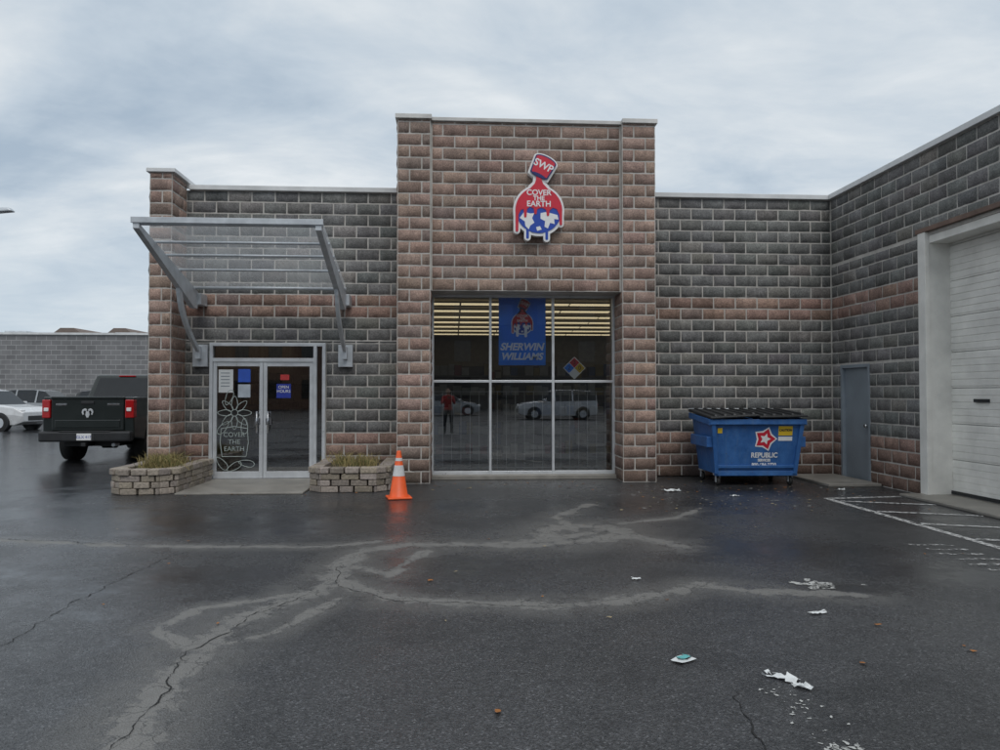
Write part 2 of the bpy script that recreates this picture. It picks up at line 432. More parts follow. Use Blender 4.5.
# ---------------------------------------------------------------- canopy
K=empty('entrance_canopy')
def yz_beam(name,x,w,pts,mat):
    return prism(name,pts,x-w/2,x+w/2,'X',mat,K,.006)
ZF=4.04
def zc(y): return ZF+(y-11.10)*(3.38-ZF)/(13.62-11.10)+.03
for i,x in enumerate((-4.60,-1.99)):
    yz_beam('beam_%d'%i,x,.09,[(11.10,zc(11.1)-.02),(11.10,zc(11.1)-.10),(12.3,zc(12.3)-.24),(13.45,3.08),(13.62,3.08),(13.62,zc(13.62)-.02)],M_steel)
    arc=[]
    for k in range(11):
        t=k/10; y=12.75+1.05*t**1.6; z=3.45-1.15*t**.75; arc.append((y,z))
    outer=[(y+.0,z) for y,z in arc]; inner=[(y+.13,z+.03) for y,z in arc][::-1]
    yz_beam('strut_%d'%i,x,.06,outer+inner,M_steel)
    box('wall_plate_%d'%i,x-.13,x+.13,13.88,13.965,2.06,2.46,M_steel,K,.005)
    box('wall_plate_lug_%d'%i,x-.04,x+.04,13.76,13.88,2.2,2.42,M_steel,K)
    box('wall_plate_top_%d'%i,x-.10,x+.10,13.62,13.965,3.16,3.36,M_steel,K,.005)
for i,y in enumerate((11.16,11.75,12.2,12.75,13.5)):
    r=.03 if i in(0,4) else .022
    cyl('purlin_%d'%i,(-4.66,y,zc(y)),(-1.93,y,zc(y)),r,M_steel,K,12)
def canopy_mat():
    m,nt,b,o=newmat('perforated_screen'); nt.nodes.remove(b)
    p=nt.nodes.new('ShaderNodeBsdfPrincipled'); p.inputs['Base Color'].default_value=(.55,.57,.59,1); p.inputs['Roughness'].default_value=.5
    t=nt.nodes.new('ShaderNodeBsdfTransparent'); mx=nt.nodes.new('ShaderNodeMixShader')
    tl=nt.nodes.new('ShaderNodeBsdfTranslucent'); tl.inputs[0].default_value=(.6,.62,.64,1); m2=nt.nodes.new('ShaderNodeMixShader'); m2.inputs[0].default_value=.6
    L(nt,p.outputs[0],m2.inputs[1]); L(nt,tl.outputs[0],m2.inputs[2])
    L(nt,ramp(nt,noise(nt,1.5,3,.5,pos(nt)),[(.3,.28),(.7,.44)]),mx.inputs[0])
    L(nt,t.outputs[0],mx.inputs[1]); L(nt,m2.outputs[0],mx.inputs[2]); L(nt,mx.outputs[0],o.inputs[0]); return m
v=[];f=[]
n=60
for i in range(n+1):
    x=-4.66+2.73*i/n; dz=.012*(1 if i%2 else -1)
    v+=[(x,11.12,zc(11.12)+.05+dz),(x,13.55,zc(13.55)+.05+dz)]
for i in range(n): f.append((2*i,2*i+2,2*i+3,2*i+1))
obj('screen_panel',v,f,canopy_mat(),K)
boxes('edge_trim',[(-4.67,-1.92,11.08,11.11,zc(11.1)-.02,zc(11.1)+.065)],M_steel,K,.004)

# ---------------------------------------------------------------- logo sign
def circ(cx,cz,r,a0=0,a1=2*math.pi,n=40): return [(cx+r*math.cos(a0+(a1-a0)*i/n),cz+r*math.sin(a0+(a1-a0)*i/n)) for i in range(n if abs(a1-a0)>6.2 else n+1)]
def arcpt(x,w,zb,n=8): return [(x+w*math.cos(a),zb+w*math.sin(a)) for a in np.linspace(0,-math.pi,n)]
def logo(name,cx,yf,cz,s,parent=None,depth=.1,wh=None):
    wh=wh or M_signwhite
    E=empty(name) if parent is None else parent
    T=lambda pts:[(cx+p[0]*s,cz+p[1]*s) for p in pts]
    gx,gz,gr=0,-.22,.405
    left=[(-.045,.42),(-.05,.32),(-.075,.25),(-.12,.205)]+circ(gx,gz,.415,R(112),R(186),12)
    low=[(.413,-.30)]+arcpt(.39,.022,-.46)+[(.365,-.30),(.32,-.20),(.25,-.17),(.19,-.22)]+arcpt(.16,.022,-.30,6)+[(.13,-.21),(.05,-.17),(-.03,-.20)]+arcpt(-.06,.022,-.27,6)+[(-.09,-.19),(-.16,-.16),(-.21,-.20)]+arcpt(-.24,.022,-.33,6)+[(-.27,-.20),(-.32,-.22),(-.36,-.30)]+arcpt(-.388,.024,-.58)+[(-.413,-.30)]
    poly=left[::-1]+[(-x,z) for x,z in left]+low
    k=R(-26)
    ox,oz=.07,.55
    def rot(pts): return [(ox+x*math.cos(k)-z*math.sin(k),oz+x*math.sin(k)+z*math.cos(k)) for x,z in pts]
    def canp(g): return [(-.16-g,-.15-g)]+[((.16+g)*math.cos(a),-.15-g-.04*math.sin(a)) for a in np.linspace(math.pi-.3,.3,6)]+[(.16+g,-.15-g),(.19+g,.13)]+[((.19+g)*math.cos(a),.13+(.06+g)*math.sin(a)) for a in np.linspace(.25,math.pi-.25,9)]+[(-.19-g,.13)]
    dy=depth
    W=[('globe',circ(gx,gz,gr+.05)),('can',rot(canp(.04))),('neck',[(-.24,.12),(-.17,.23),(-.10,.29),(-.09,.46),(.09,.46),(.10,.29),(.17,.23),(.24,.12)])]
    for i,(n_,p) in enumerate(W): prism('backer_'+n_,T(p),yf-.001*i,yf+dy-.003*i,'Y',wh,E)
    dr=[(.39,-.46,.022),(-.388,-.58,.024),(-.20,-.70,.024),(.14,-.72,.024)]
    for q,(x,zb,w) in enumerate(dr):
        g=.034
        prism('backer_drip_%d'%q,T([(x-w-g,-.25)]+arcpt(x,w+g,zb,9)[::-1]+[(x+w+g,-.25)]),yf-.0045-.0004*q,yf+dy-.014-.001*q,'Y',wh,E)
    y=yf-.007*max(s,.4)
    prism('globe',T(circ(gx,gz,gr)),y-.006,y-.0002,'Y',M_blue,E)
    for q,(pts,m) in enumerate([([(-.34,-.36),(-.26,-.25),(-.15,-.28),(-.08,-.27),(-.12,-.36),(-.08,-.44),(-.15,-.49),(-.18,-.56),(-.24,-.50),(-.25,-.42)],wh),([(.03,-.27),(.12,-.25),(.22,-.27),(.33,-.30),(.35,-.38),(.27,-.37),(.28,-.46),(.20,-.44),(.16,-.54),(.10,-.51),(.11,-.41),(.03,-.37)],wh),([(-.05,-.52),(.02,-.50),(.05,-.56),(-.03,-.585)],wh)]):
        prism('continent_%d'%q,T(pts),y-.010,y-.0065,'Y',m,E)
    for q,(x,zb,w) in enumerate(dr):
        if q<2: continue
        prism('drip_%d'%q,T([(x-w,-.54)]+arcpt(x,w,zb,9)[::-1]+[(x+w,-.54)]),y-.0055,y-.0001,'Y',M_blue,E)
    prism('paint_pour',T(poly),y-.016,y-.0102,'Y',M_red,E)
    prism('can_outline',T(rot(canp(.010))),y-.020,y-.0165,'Y',M_navy,E)
    prism('can',T(rot(canp(-.012))),y-.023,y-.0205,'Y',M_red,E)
    prism('can_mouth',T(rot([(.13*math.cos(a),-.165+.03*math.sin(a)) for a in np.linspace(0,2*math.pi,16,endpoint=False)])),y-.0245,y-.0235,'Y',M_navy,E)
    t=text('can_text','SWP',(cx+(ox+.012)*s,y-.0255,cz+(oz+.02)*s),.18*s,wh,E,ext=.001,off=.004*s); t.rotation_euler=(math.pi/2,R(26),0)
    for q,(w,z,sz) in enumerate((('COVER',.09,.135),('THE',-.01,.11),('EARTH',-.11,.14))):
        text('sign_text_%d'%q,w,(cx,y-.018,cz+z*s),sz*s,wh,E,ext=.001,off=.003*s)
    return E
logo('store_sign',1.49,13.13,5.03,1.0,None,depth=.14)

# banner & diamond
Bn=empty('window_banner')
box('banner_sheet',.83,1.71,13.955,13.96,2.10,3.36,M_banner,Bn)
logo('banner_logo',1.27,13.948,2.98,.46,parent=Bn,depth=.004,wh=M_bwhite)
text('banner_text_a','SHERWIN',(1.26,13.95,2.44),.185,M_bwhite,Bn,ext=.001,shear=.25,off=.007)
text('banner_text_b','WILLIAMS',(1.26,13.95,2.26),.175,M_bwhite,Bn,ext=.001,shear=.25,off=.007)
Hz=empty('hazard_diamond_sign')
def dia(cx,cz,r): return [(cx,cz-r),(cx+r,cz),(cx,cz+r),(cx-r,cz)]
dx,dz,r=2.25,2.05,.10
prism('diamond_back',dia(dx,dz,.215),13.946,13.952,'Y',M_bwhite,Hz)
for n,(ox,oz,m) in enumerate(((0,r,M_red),(-r,0,M_banner),(r,0,M_yellow),(0,-r,M_bwhite))):
    prism('diamond_cell_%d'%n,dia(dx+ox,dz+oz,r-.006),13.942,13.9455,'Y',m,Hz)
for n,(ox,oz,m) in enumerate(((0,r,'3'),(-r,0,'2'),(r,0,'0'))): text('diamond_num_%d'%n,m,(dx+ox,13.94,dz+oz),.11,M_black,Hz,ext=.0005)

# ---------------------------------------------------------------- planters
def stone_mat():
    m,nt,b,o=newmat('retaining_stone'); a=nt.nodes.new('ShaderNodeAttribute'); a.attribute_name='bcol'
    f=noise(nt,30,5,.7,pos(nt)); L(nt,mix(nt,1.0,a.outputs['Color'],ramp(nt,f,[(.3,.55),(.7,1.4)]),'MULTIPLY'),b.inputs['Base Color']); b.inputs['Roughness'].default_value=.8
    bump(nt,f,.7,.02,b); return m
M_stone=stone_mat()
M_soil=simple('mulch',(.055,.038,.026),.9,0,.5,25,bmp=1)
M_straw=simple('dry_grass',(.30,.24,.10),.8,0,.3,20); M_green=simple('green_grass',(.12,.13,.04),.8,0,.3,20)
def planter(x0,x1,y0,y1,ch,leftpl,nb):
    P=empty('stone_planter')
    path=[Vector((x0,y1,0)),Vector((x0,y0+ch,0)),Vector((x0+ch,y0,0)),Vector((x1-ch,y0,0)),Vector((x1,y0+ch,0)),Vector((x1,y1,0))]
    V=[];F=[];cols=[]
    T=.2
    for c in range(4):
        hz=.10; z0=c*hz; ext=.02 if c==3 else 0
        for a,b in zip(path[:-1],path[1:]):
            d=(b-a); Ln=d.length; d.normalize(); nrm=Vector((d.y,-d.x,0))
            cen=Vector(((x0+x1)/2,(y0+y1)/2,0))
            if nrm.dot((a+b)/2-cen)<0: nrm=-nrm
            s=-.1 if c%2 else 0.0
            while s<Ln:
                l=random.uniform(.22,.32); e=min(s+l,Ln+ .02); ss=max(s,-.02)
                if e-ss>.05:
                    o1=random.uniform(-.012,.012)+ext
                    p=[a+d*(ss+.004)-nrm*T,a+d*(e-.004)-nrm*T,a+d*(e-.004-.01)+nrm*o1,a+d*(ss+.004+.01)+nrm*o1]
                    bi=len(V)
                    for zz in (z0+.003,z0+hz-.004):
                        for q in p: V.append((q.x,q.y,zz+random.uniform(-.002,.002)))
                    F.extend([tuple(i+bi for i in q) for q in BF])
                    k=random.uniform(.7,1.25); t=random.random()
                    cols+= [(.32*k,.275*k,(.21+.04*t)*k,1)]*8
                s+=l
    o=obj('stones',V,F,M_stone,P); at=o.data.attributes.new('bcol','FLOAT_COLOR','POINT'); at.data.foreach_set('color',np.array(cols,dtype=np.float32).ravel()); bevel(o,.012)
    prism('soil',[(x0+.12,y0+ch+.05),(x0+ch+.05,y0+.12),(x1-ch-.05,y0+.12),(x1-.12,y0+ch+.05),(x1-.12,y1),(x0+.12,y1)],.02,.36,'Z',M_soil,P)
    V=[];F=[];mi=[]
    for k in range(nb):
        if random.random()<.8:
            cx,cy=random.choice(leftpl); bx=cx+random.gauss(0,.10); by=cy+random.gauss(0,.10); h=random.uniform(.08,.28)
        else: bx=random.uniform(x0+.25,x1-.25); by=random.uniform(y0+.25,y1-.1); h=random.uniform(.03,.1)
        a=random.uniform(0,6.28); w=.005; lx=random.gauss(0,.10)*h/.2; ly=random.gauss(0,.10)*h/.2
        b=len(V); ca,sa=math.cos(a)*w,math.sin(a)*w
        V+=[(bx-ca,by-sa,.35),(bx+ca,by+sa,.35),(bx+lx*.5+ca*.7,by+ly*.5+sa*.7,.36+h*.65),(bx+lx*.5-ca*.7,by+ly*.5-sa*.7,.36+h*.65),(bx+lx*1.2,by+ly*1.2,.36+h*.9)]
        F+=[(b,b+1,b+2,b+3),(b+3,b+2,b+4)]; i=0 if random.random()<.75 else 1; mi+=[i,i]
    obj('ornamental_grass',V,F,[M_straw,M_green],P,mi)
    return P
planter(-5.4,-4.36,12.0,13.9,.22,[(-4.9,12.6),(-4.75,13.0),(-5.0,13.3),(-4.6,12.5)],1300)
planter(-2.32,-1.04,12.1,13.93,.2,[(-1.75,12.5),(-1.6,12.9),(-2.0,13.3),(-1.4,12.5)],600)

# ---------------------------------------------------------------- cone
Cn=empty('traffic_cone',(-.83,11.4,0),R(12))
M_orange=simple('cone_orange',(.85,.12,.025),.45,0,.12,8)
box('base',-.18,.18,-.18,.18,.004,.035,M_orange,Cn,.012)
lathe('body',[(.15,.034),(.145,.05),(.135,.06),(.033,.70),(.028,.715),(.02,.715),(.02,.69)],M_orange,Cn)
def rr(z): return .135+(.033-.135)*(z-.06)/.64+.0025
lathe('collar',[(rr(.34),.34),(rr(.50),.50)],simple('reflective_white',(.66,.66,.66),.4),Cn)
lathe('collar_small',[(rr(.565),.565),(rr(.61),.61)],simple('reflective_white2',(.62,.62,.62),.4),Cn)

# ---------------------------------------------------------------- dumpster
Dm=empty('dumpster',(5.15,13.0,0),R(-1.5)); Dm.scale=(.805,1,1)
def dump_blue():
    m,nt,b,o=newmat('dumpster_blue'); p=objc(nt)
    f=noise(nt,3,6,.7,p); g=noise(nt,14,6,.8,p)
    c=mix(nt,ramp(nt,f,[(.3,0.),(.7,1.)]),(.018,.085,.27),(.045,.16,.42))
    mp=nt.nodes.new('ShaderNodeMapping'); mp.inputs['Scale'].default_value=(9,9,.8); L(nt,p,mp.inputs[0])
    c=mix(nt,ramp(nt,noise(nt,1.5,5,.7,mp.outputs[0]),[(.5,0.),(.75,.4)]),c,(.10,.18,.30))
    c=mix(nt,ramp(nt,g,[(.62,0.),(.68,.8)]),c,(.07,.045,.03))
    L(nt,c,b.inputs['Base Color']); L(nt,ramp(nt,f,[(.3,.35),(.7,.65)]),b.inputs['Roughness']); bump(nt,noise(nt,4,3,.5,p),.5,.04,b); return m
M_db=dump_blue()
hexa('body',[(-.84,-.42,.2),(.88,-.42,.2),(.88,.55,.2),(-.84,.55,.2)],[(-.98,-.56,1.12),(.98,-.56,1.12),(.98,.6,1.2),(-.98,.6,1.2)],M_db,Dm,.01)
hexa('rim_front',[(-1.02,-.62,1.05),(1.02,-.62,1.05),(1.02,-.562,1.05),(-1.02,-.562,1.05)],[(-1.02,-.62,1.14),(1.02,-.62,1.14),(1.02,-.562,1.14),(-1.02,-.562,1.14)],M_db,Dm,.008)
for s in(-1,1):
    hexa('rim_side_%d'%s,[(s*.985,-.6,1.04),(s*1.04,-.6,1.04),(s*1.04,.62,1.12),(s*.985,.62,1.12)],[(s*.985,-.6,1.14),(s*1.04,-.6,1.14),(s*1.04,.62,1.22),(s*.985,.62,1.22)],M_db,Dm,.008)
    hexa('fork_pocket_%d'%s,[(s*.93,-.5,.66),(s*1.06,-.5,.66),(s*1.06,.45,.66),(s*.93,.45,.66)],[(s*.94,-.5,.84),(s*1.06,-.5,.84),(s*1.06,.45,.84),(s*.94,.45,.84)],M_db,Dm,.01)
    hexa('corner_post_%d'%s,[(s*.80,-.475,.2),(s*.88,-.475,.2),(s*.88,-.42,.2),(s*.80,-.42,.2)],[(s*.90,-.60,1.05),(s*.985,-.60,1.05),(s*.985,-.55,1.05),(s*.90,-.55,1.05)],M_db,Dm,.006)
    for yy in(-.36,.48):
        box('caster_plate',s*.78-.07,s*.78+.07,yy-.07,yy+.07,.175,.2,M_steel,Dm)
        boxes('caster_fork',[(s*.78-.045,s*.78-.035,yy-.03,yy+.03,.06,.175),(s*.78+.035,s*.78+.045,yy-.03,yy+.03,.06,.175)],M_steel,Dm)
        cyl('caster_wheel',(s*.78-.03,yy,.075),(s*.78+.03,yy,.075),.075,M_rubber,Dm)
box('bottom_rail',-.86,.9,-.45,-.38,.17,.25,M_db,Dm,.006)
for z in(.30,): hexa('rib_%d'%int(z*100),[(-.86,-.47,z),(.88,-.47,z),(.88,-.43,z),(-.86,-.43,z)],[(-.865,-.475,z+.05),(.885,-.475,z+.05),(.885,-.44,z+.05),(-.865,-.44,z+.05)],M_db,Dm,.006)
for i,(a,b,dl_,dr_) in enumerate(((-1.03,-.01,.0,.045),(.01,1.03,.015,.03))):
    hexa('lid_%d'%i,[(a,-.66,1.145+dl_),(b,-.66,1.145+dr_),(b,.66,1.235),(a,.66,1.235)],[(a,-.66,1.18+dl_),(b,-.66,1.18+dr_),(b,.66,1.29),(a,.66,1.29)],M_black,Dm,.012)
    for q in range(5):
        xx=a+.1+q*.2; lf=dl_+(dr_-dl_)*(.1+q*.2)
        hexa('lid_rib_%d%d'%(i,q),[(xx,-.6,1.182+lf),(xx+.07,-.6,1.182+lf),(xx+.07,.6,1.285),(xx,.6,1.285)],[(xx+.01,-.58,1.215+lf),(xx+.06,-.58,1.215+lf),(xx+.06,.58,1.31),(xx+.01,.58,1.31)],M_black,Dm,.008)
cyl('lid_hinge',(-1.03,.67,1.28),(1.03,.67,1.28),.02,M_steel,Dm)
def fy(z): return -.42-(z-.2)*(.14/.92)
tilt=math.pi/2+math.atan(.14/.92)
def onfront(pts,m,name,lift=.004):
    return obj(name,[(x,fy(z)-lift,z) for x,z in pts],[tuple(range(len(pts)))],m,Dm)
def star(cx,cz,r1,r2,rot=0): return [(cx+(r1 if i%2==0 else r2)*math.sin(rot+i*math.pi/5)*1.22,cz+(r1 if i%2==0 else r2)*math.cos(rot+i*math.pi/5)) for i in range(10)]
onfront(star(.18,.80,.215,.145,.3),M_signwhite,'logo_star_outline',.003)
onfront(star(.18,.80,.185,.115,.3),M_red,'logo_star',.006); onfront(star(.18,.80,.10,.05,.3),M_signwhite,'logo_star_inner',.009)
def ftext(n,s,x,z,sz,m): 
    t=text(n,s,(x,fy(z)-.006,z),sz,m,Dm,rot=(tilt,0,0),ext=.0005,off=.003,sx=1.1); return t
ftext('brand_text','REPUBLIC',.18,.52,.12,M_signwhite); ftext('brand_text_b','SERVICES',.18,.435,.06,M_signwhite); ftext('phone_text','800-684-2720',.18,.355,.085,M_signwhite)
onfront([(.46,.86),(.76,.86),(.76,1.02),(.46,1.02)],M_yellow,'warning_sticker',.004); onfront([(.46,.77),(.76,.77),(.76,.84),(.46,.84)],M_signwhite,'warning_sticker_b',.004)
ftext('warning_text','CAUTION',.61,.95,.055,M_black)
onfront([(-.84,.90),(-.74,.90),(-.74,.99),(-.84,.99)],M_yellow,'small_sticker',.004)

# ---------------------------------------------------------------- pickup
Tk=empty('pickup_truck',(-8.14,17.2,0),R(1.0))
def paint(name,c,r=.2):
    m,nt,b,o=newmat(name); f=noise(nt,4,4,.6,objc(nt)); L(nt,mix(nt,f,tuple(x*.8 for x in c),tuple(x*1.15 for x in c)),b.inputs['Base Color'])
    L(nt,ramp(nt,f,[(.3,r),(.7,r+.12)]),b.inputs['Roughness']); b.inputs['Coat Weight'].default_value=.6; b.inputs['Coat Roughness'].default_value=.08; return m
M_tg=paint('dark_green_paint',(.006,.011,.010),.3)
def arch(cy,r,z0,a_start,n=10):
    a0=math.asin((z0-.42)/r) if abs(z0-.42)<r else 0
    return [(cy+r*math.cos(t),.42+r*math.sin(t)) for t in np.linspace(a0,math.pi-a0,n)]
prof=[(.1,.58),(.08,1.0),(.1,1.49),(1.95,1.49),(1.97,1.44),(4.35,1.40),(5.45,1.28),(5.75,1.12),(5.8,.55)]+arch(4.78,.5,.5,0)+arch(1.2,.5,.5,0)
prism('body',prof,-.98,.98,'X',M_tg,Tk,.035)
hexa('cab',[(-.93,1.98,1.42),(.93,1.98,1.42),(.93,4.45,1.40),(-.93,4.45,1.40)],[(-.76,2.18,2.03),(.76,2.18,2.03),(.76,3.75,2.02),(-.76,3.75,2.02)],M_tg,Tk,.05)
def lerp(a,b,t): return tuple(a[i]+(b[i]-a[i])*t for i in range(3))
def patch(name,A,B,Cc,Dd,u0,u1,v0,v1,off,mat,par):
    q=[]
    for u,v_ in((u0,v0),(u1,v0),(u1,v1),(u0,v1)):
        q.append(Vector(lerp(lerp(A,B,u),lerp(Dd,Cc,u),v_)))
    nrm=(q[1]-q[0]).cross(q[3]-q[0]).normalized()
    return obj(name,[p+nrm*off for p in q]+[p-nrm*.004 for p in q],BF,mat,par)
patch('rear_window',(-.93,1.98,1.42),(.93,1.98,1.42),(.76,2.18,2.03),(-.76,2.18,2.03),.08,.92,.12,.86,.012,M_carglass,Tk)
box('high_brake_light',-.2,.2,2.13,2.17,1.985,2.015,M_redlight,Tk,.004)
for s in(-1,1):
    A,B=((.93*s,1.98,1.42),(.93*s,4.45,1.40)); Cc,Dd=((.76*s,3.75,2.02),(.76*s,2.18,2.03))
    for u0,u1 in((.08,.46),(.5,.9)): patch('side_window',A,B,Cc,Dd,u0,u1,.12,.85,.012*s,M_carglass,Tk)
    hexa('tail_light',[(s*.80,.03,1.02),(s*.985,.05,1.02),(s*.99,.22,1.02),(s*.80,.2,1.02)],[(s*.80,.03,1.43),(s*.985,.05,1.43),(s*.99,.22,1.43),(s*.80,.2,1.43)],M_redlight,Tk,.02)
    box('reverse_lamp',s*.885-.05,s*.885+.05,.022,.06,1.17,1.25,M_signwhite,Tk,.01)
    for cy in(1.2,4.78):
        cyl('tyre',(s*.68,cy,.42),(s*.96,cy,.42),.42,M_rubber,Tk,32); cyl('rim',(s*.9,cy,.42),(s*.975,cy,.42),.25,M_chrome,Tk,24)
    hexa('mirror',[(s*1.02,4.0,1.35),(s*1.25,4.0,1.35),(s*1.25,4.1,1.35),(s*1.02,4.1,1.35)],[(s*1.02,4.0,1.62),(s*1.25,4.0,1.62),(s*1.25,4.1,1.62),(s*1.02,4.1,1.62)],M_black,Tk,.03)
    box('exhaust_mud_flap',s*.82-.13,s*.82+.13,1.68,1.7,.28,.6,M_rubber,Tk)
box('tailgate',-.775,.775,.045,.1,.74,1.47,M_tg,Tk,.02)
box('tailgate_spoiler',-.78,.78,.02,.12,1.44,1.50,M_tg,Tk,.015)
box('tailgate_crease',-.70,.70,.03,.06,.80,.98,M_tg,Tk,.015)
box('tailgate_handle',-.14,.14,.022,.06,1.33,1.40,M_black,Tk,.012)
for s in (-1,1):
    prism('emblem_horn_%d'%s,[(s*.015,1.215),(s*.06,1.235),(s*.105,1.21),(s*.125,1.15),(s*.105,1.09),(s*.075,1.10),(s*.09,1.15),(s*.07,1.185),(s*.035,1.18),(s*.02,1.15)],.024,.046,'Y',M_alu,Tk,.003)
prism('emblem_muzzle',[(-.03,1.17),(.03,1.17),(.045,1.09),(.02,1.03),(-.02,1.03),(-.045,1.09)],.022,.046,'Y',M_alu,Tk,.003)
box('badge_text_bar',.42,.68,.038,.046,1.30,1.345,M_chrome,Tk,.003); box('badge_text_bar_b',-.68,-.45,.038,.046,1.30,1.345,M_chrome,Tk,.003)
box('bumper',-.98,.98,-.12,.1,.50,.73,M_black,Tk,.04)
box('bumper_step',-.55,.55,-.125,.05,.72,.742,M_black,Tk,.01)
box('plate_recess',-.22,.22,-.128,-.1,.53,.69,M_black,Tk); box('license_plate',-.155,.155,-.137,-.129,.535,.685,M_signwhite,Tk,.004)
text('plate_text','GLX 417',(0,-.139,.605),.085,M_blue,Tk,ext=.0005)
box('hitch',-.05,.05,-.16,.4,.40,.48,M_black,Tk,.01)
box('underbody',-.6,.6,.3,5.5,.38,.62,M_black,Tk); cyl('axle',(-.8,1.2,.42),(.8,1.2,.42),.06,M_black,Tk); cyl('diff',(-.15,1.2,.42),(.15,1.2,.42),.15,M_black,Tk)
cyl('exhaust',(.55,.05,.42),(.55,1.0,.42),.04,M_steel,Tk); box('bed_cover',-.86,.86,.2,1.9,1.485,1.495,M_black,Tk)

# ---------------------------------------------------------------- cars
def car(name,loc,rot,m,kind='sedan'):
    E=empty(name,loc,rot)
    if kind=='sedan':
        st=[(-2.3,.45,.62,.70,.70,.70,.66),(-2.2,.30,.62,.92,.92,.80,.74),(-1.6,.22,.6,1.0,1.02,.88,.78),(-1.05,.2,.6,1.0,1.36,.90,.62),(-.3,.2,.6,.98,1.45,.91,.60),(.35,.2,.6,.96,1.42,.91,.60),(1.15,.2,.6,.94,.97,.90,.76),(1.95,.22,.58,.82,.83,.86,.70),(2.25,.35,.55,.66,.67,.70,.6)]
        gl=(2,6)
    else:
        st=[(-2.3,.45,.7,.95,1.0,.78,.66),(-2.22,.3,.7,1.1,1.5,.88,.62),(-1.9,.24,.7,1.1,1.66,.92,.64),(-1.0,.22,.7,1.08,1.72,.93,.66),(.0,.22,.7,1.06,1.72,.93,.66),(.55,.22,.7,1.05,1.64,.93,.64),(1.2,.22,.7,1.03,1.08,.92,.74),(2.0,.24,.66,.95,.97,.88,.72),(2.32,.38,.6,.75,.78,.74,.6)]
        gl=(1,6)
    V=[]
    for (y,zb,zm,zbelt,zr,w,wr) in st:
        V+=[(y,-w*.92,zb),(y,-w,zm),(y,-w*.97,zbelt),(y,-wr,zr),(y,wr,zr),(y,w*.97,zbelt),(y,w,zm),(y,w*.92,zb)]
    F=[];mi=[]
    for i in range(len(st)-1):
        for k in range(8):
            a=i*8+k; b=i*8+(k+1)%8; F.append((a,b,b+8,a+8))
            g=0
            if gl[0]<=i<gl[1]:
                if k in(2,4): g=1
                if k==3 and (i==gl[0] or i==gl[1]-1) : g=1
            mi.append(g)
    F.append(tuple(range(8))); mi.append(0); F.append(tuple(range(len(V)-8,len(V)))); mi.append(0)
    o=obj('body',V,F,[m,M_carglass],E,mi); bevel(o,.03)
    ht=st[4][4]; wm=.93 if kind!='sedan' else .91
    for s in(-1,1):
        for xx in (st[3][0]+.15,st[4][0]+.2):
            obj('pillar',[(xx,s*(wm*.975+.004),st[4][3]),(xx+.09,s*(wm*.975+.004),st[4][3]),(xx+.07,s*(st[4][6]+.012),ht-.01),(xx,s*(st[4][6]+.012),ht-.01)],[(0,1,2,3)],m,E)
        for cx in(-1.4,1.42):
            cyl('wheel_arch',(cx,s*.70,.36),(cx,s*(wm+.006),.36),.40,M_black,E,28)
            cyl('tyre',(cx,s*.72,.33),(cx,s*(wm+.02),.33),.33,M_rubber,E,28); cyl('rim',(cx,s*.85,.33),(cx,s*(wm+.03),.33),.21,M_steel,E,20)
        box('mirror',.75,.95,min(s*.95,s*1.1),max(s*.95,s*1.1),st[4][3]+.0,st[4][3]+.14,m,E,.03)
        box('headlamp',2.0,2.27,min(s*.52,s*.74),max(s*.52,s*.74),st[7][3]-.2,st[7][3]-.07,M_signwhite,E,.03)
        box('tail_lamp',-2.32,-2.15,min(s*.55,s*.78),max(s*.55,s*.78),.75,.92,M_redlight,E,.02)
        box('door_line',-.32,-.305,min(s*wm,s*(wm+.004)),max(s*wm,s*(wm+.004)),.35,.98,M_black,E)
    box('front_bumper_grille',2.2,2.335,-.45,.45,.42,.62,M_black,E,.02)
    return E
M_wp=paint('white_paint_car',(.68,.69,.70)); M_sp=paint('silver_paint_car',(.33,.35,.37)); M_wp2=paint('white_paint_car2',(.60,.62,.65))
car('parked_suv',(-19.7,33.0,0),R(-12),M_wp,'suv')
car('parked_car',(-21.2,40,0),R(-4),M_sp,'suv'); car('parked_car',(-18.9,44.0,0),R(0),M_wp2,'suv'); car('parked_car',(-26,41,0),R(3),M_wp,'sedan')
car('parked_car',(6.0,-16,0),R(178),M_wp2,'suv'); car('parked_car',(-.5,-24,0),R(0),M_sp,'sedan')

# ---------------------------------------------------------------- background buildings
W2=empty('neighbouring_building')
def bw_mat():
    m,nt,b,o=newmat('far_block_wall'); br=nt.nodes.new('ShaderNodeTexBrick'); p=pos(nt)
    mp=nt.nodes.new('ShaderNodeMapping'); mp.inputs['Rotation'].default_value=(R(90),0,0); L(nt,p,mp.inputs[0])
    L(nt,mp.outputs[0],br.inputs['Vector']); br.inputs['Scale'].default_value=1; br.inputs['Brick Width'].default_value=.6; br.inputs['Row Height'].default_value=.3; br.inputs['Mortar Size'].default_value=.02
    br.inputs['Color1'].default_value=(.22,.22,.225,1); br.inputs['Color2'].default_value=(.17,.17,.175,1); br.inputs['Mortar'].default_value=(.34,.34,.34,1)
    L(nt,mix(nt,1.0,br.outputs[0],ramp(nt,noise(nt,.5,4,.6,p),[(.3,.8),(.7,1.15)]),'MULTIPLY'),b.inputs['Base Color']); b.inputs['Roughness'].default_value=.9; return m
box('walls',-70,-6,48,70,0,5.15,bw_mat(),W2); box('coping',-70.1,-5.9,47.9,70.1,5.15,5.28,M_coping,W2)
for i,(x,w,h) in enumerate(((-33.5,1.6,.9),(-29.5,1.0,.5),(-25.5,1.6,.8))): box('rooftop_unit_%d'%i,x,x+w,58,60,5.28,5.28+h,M_steel,W2,.05)
Hs=empty('distant_house')
M_roof=simple('roof_shingle',(.19,.15,.13),.9)
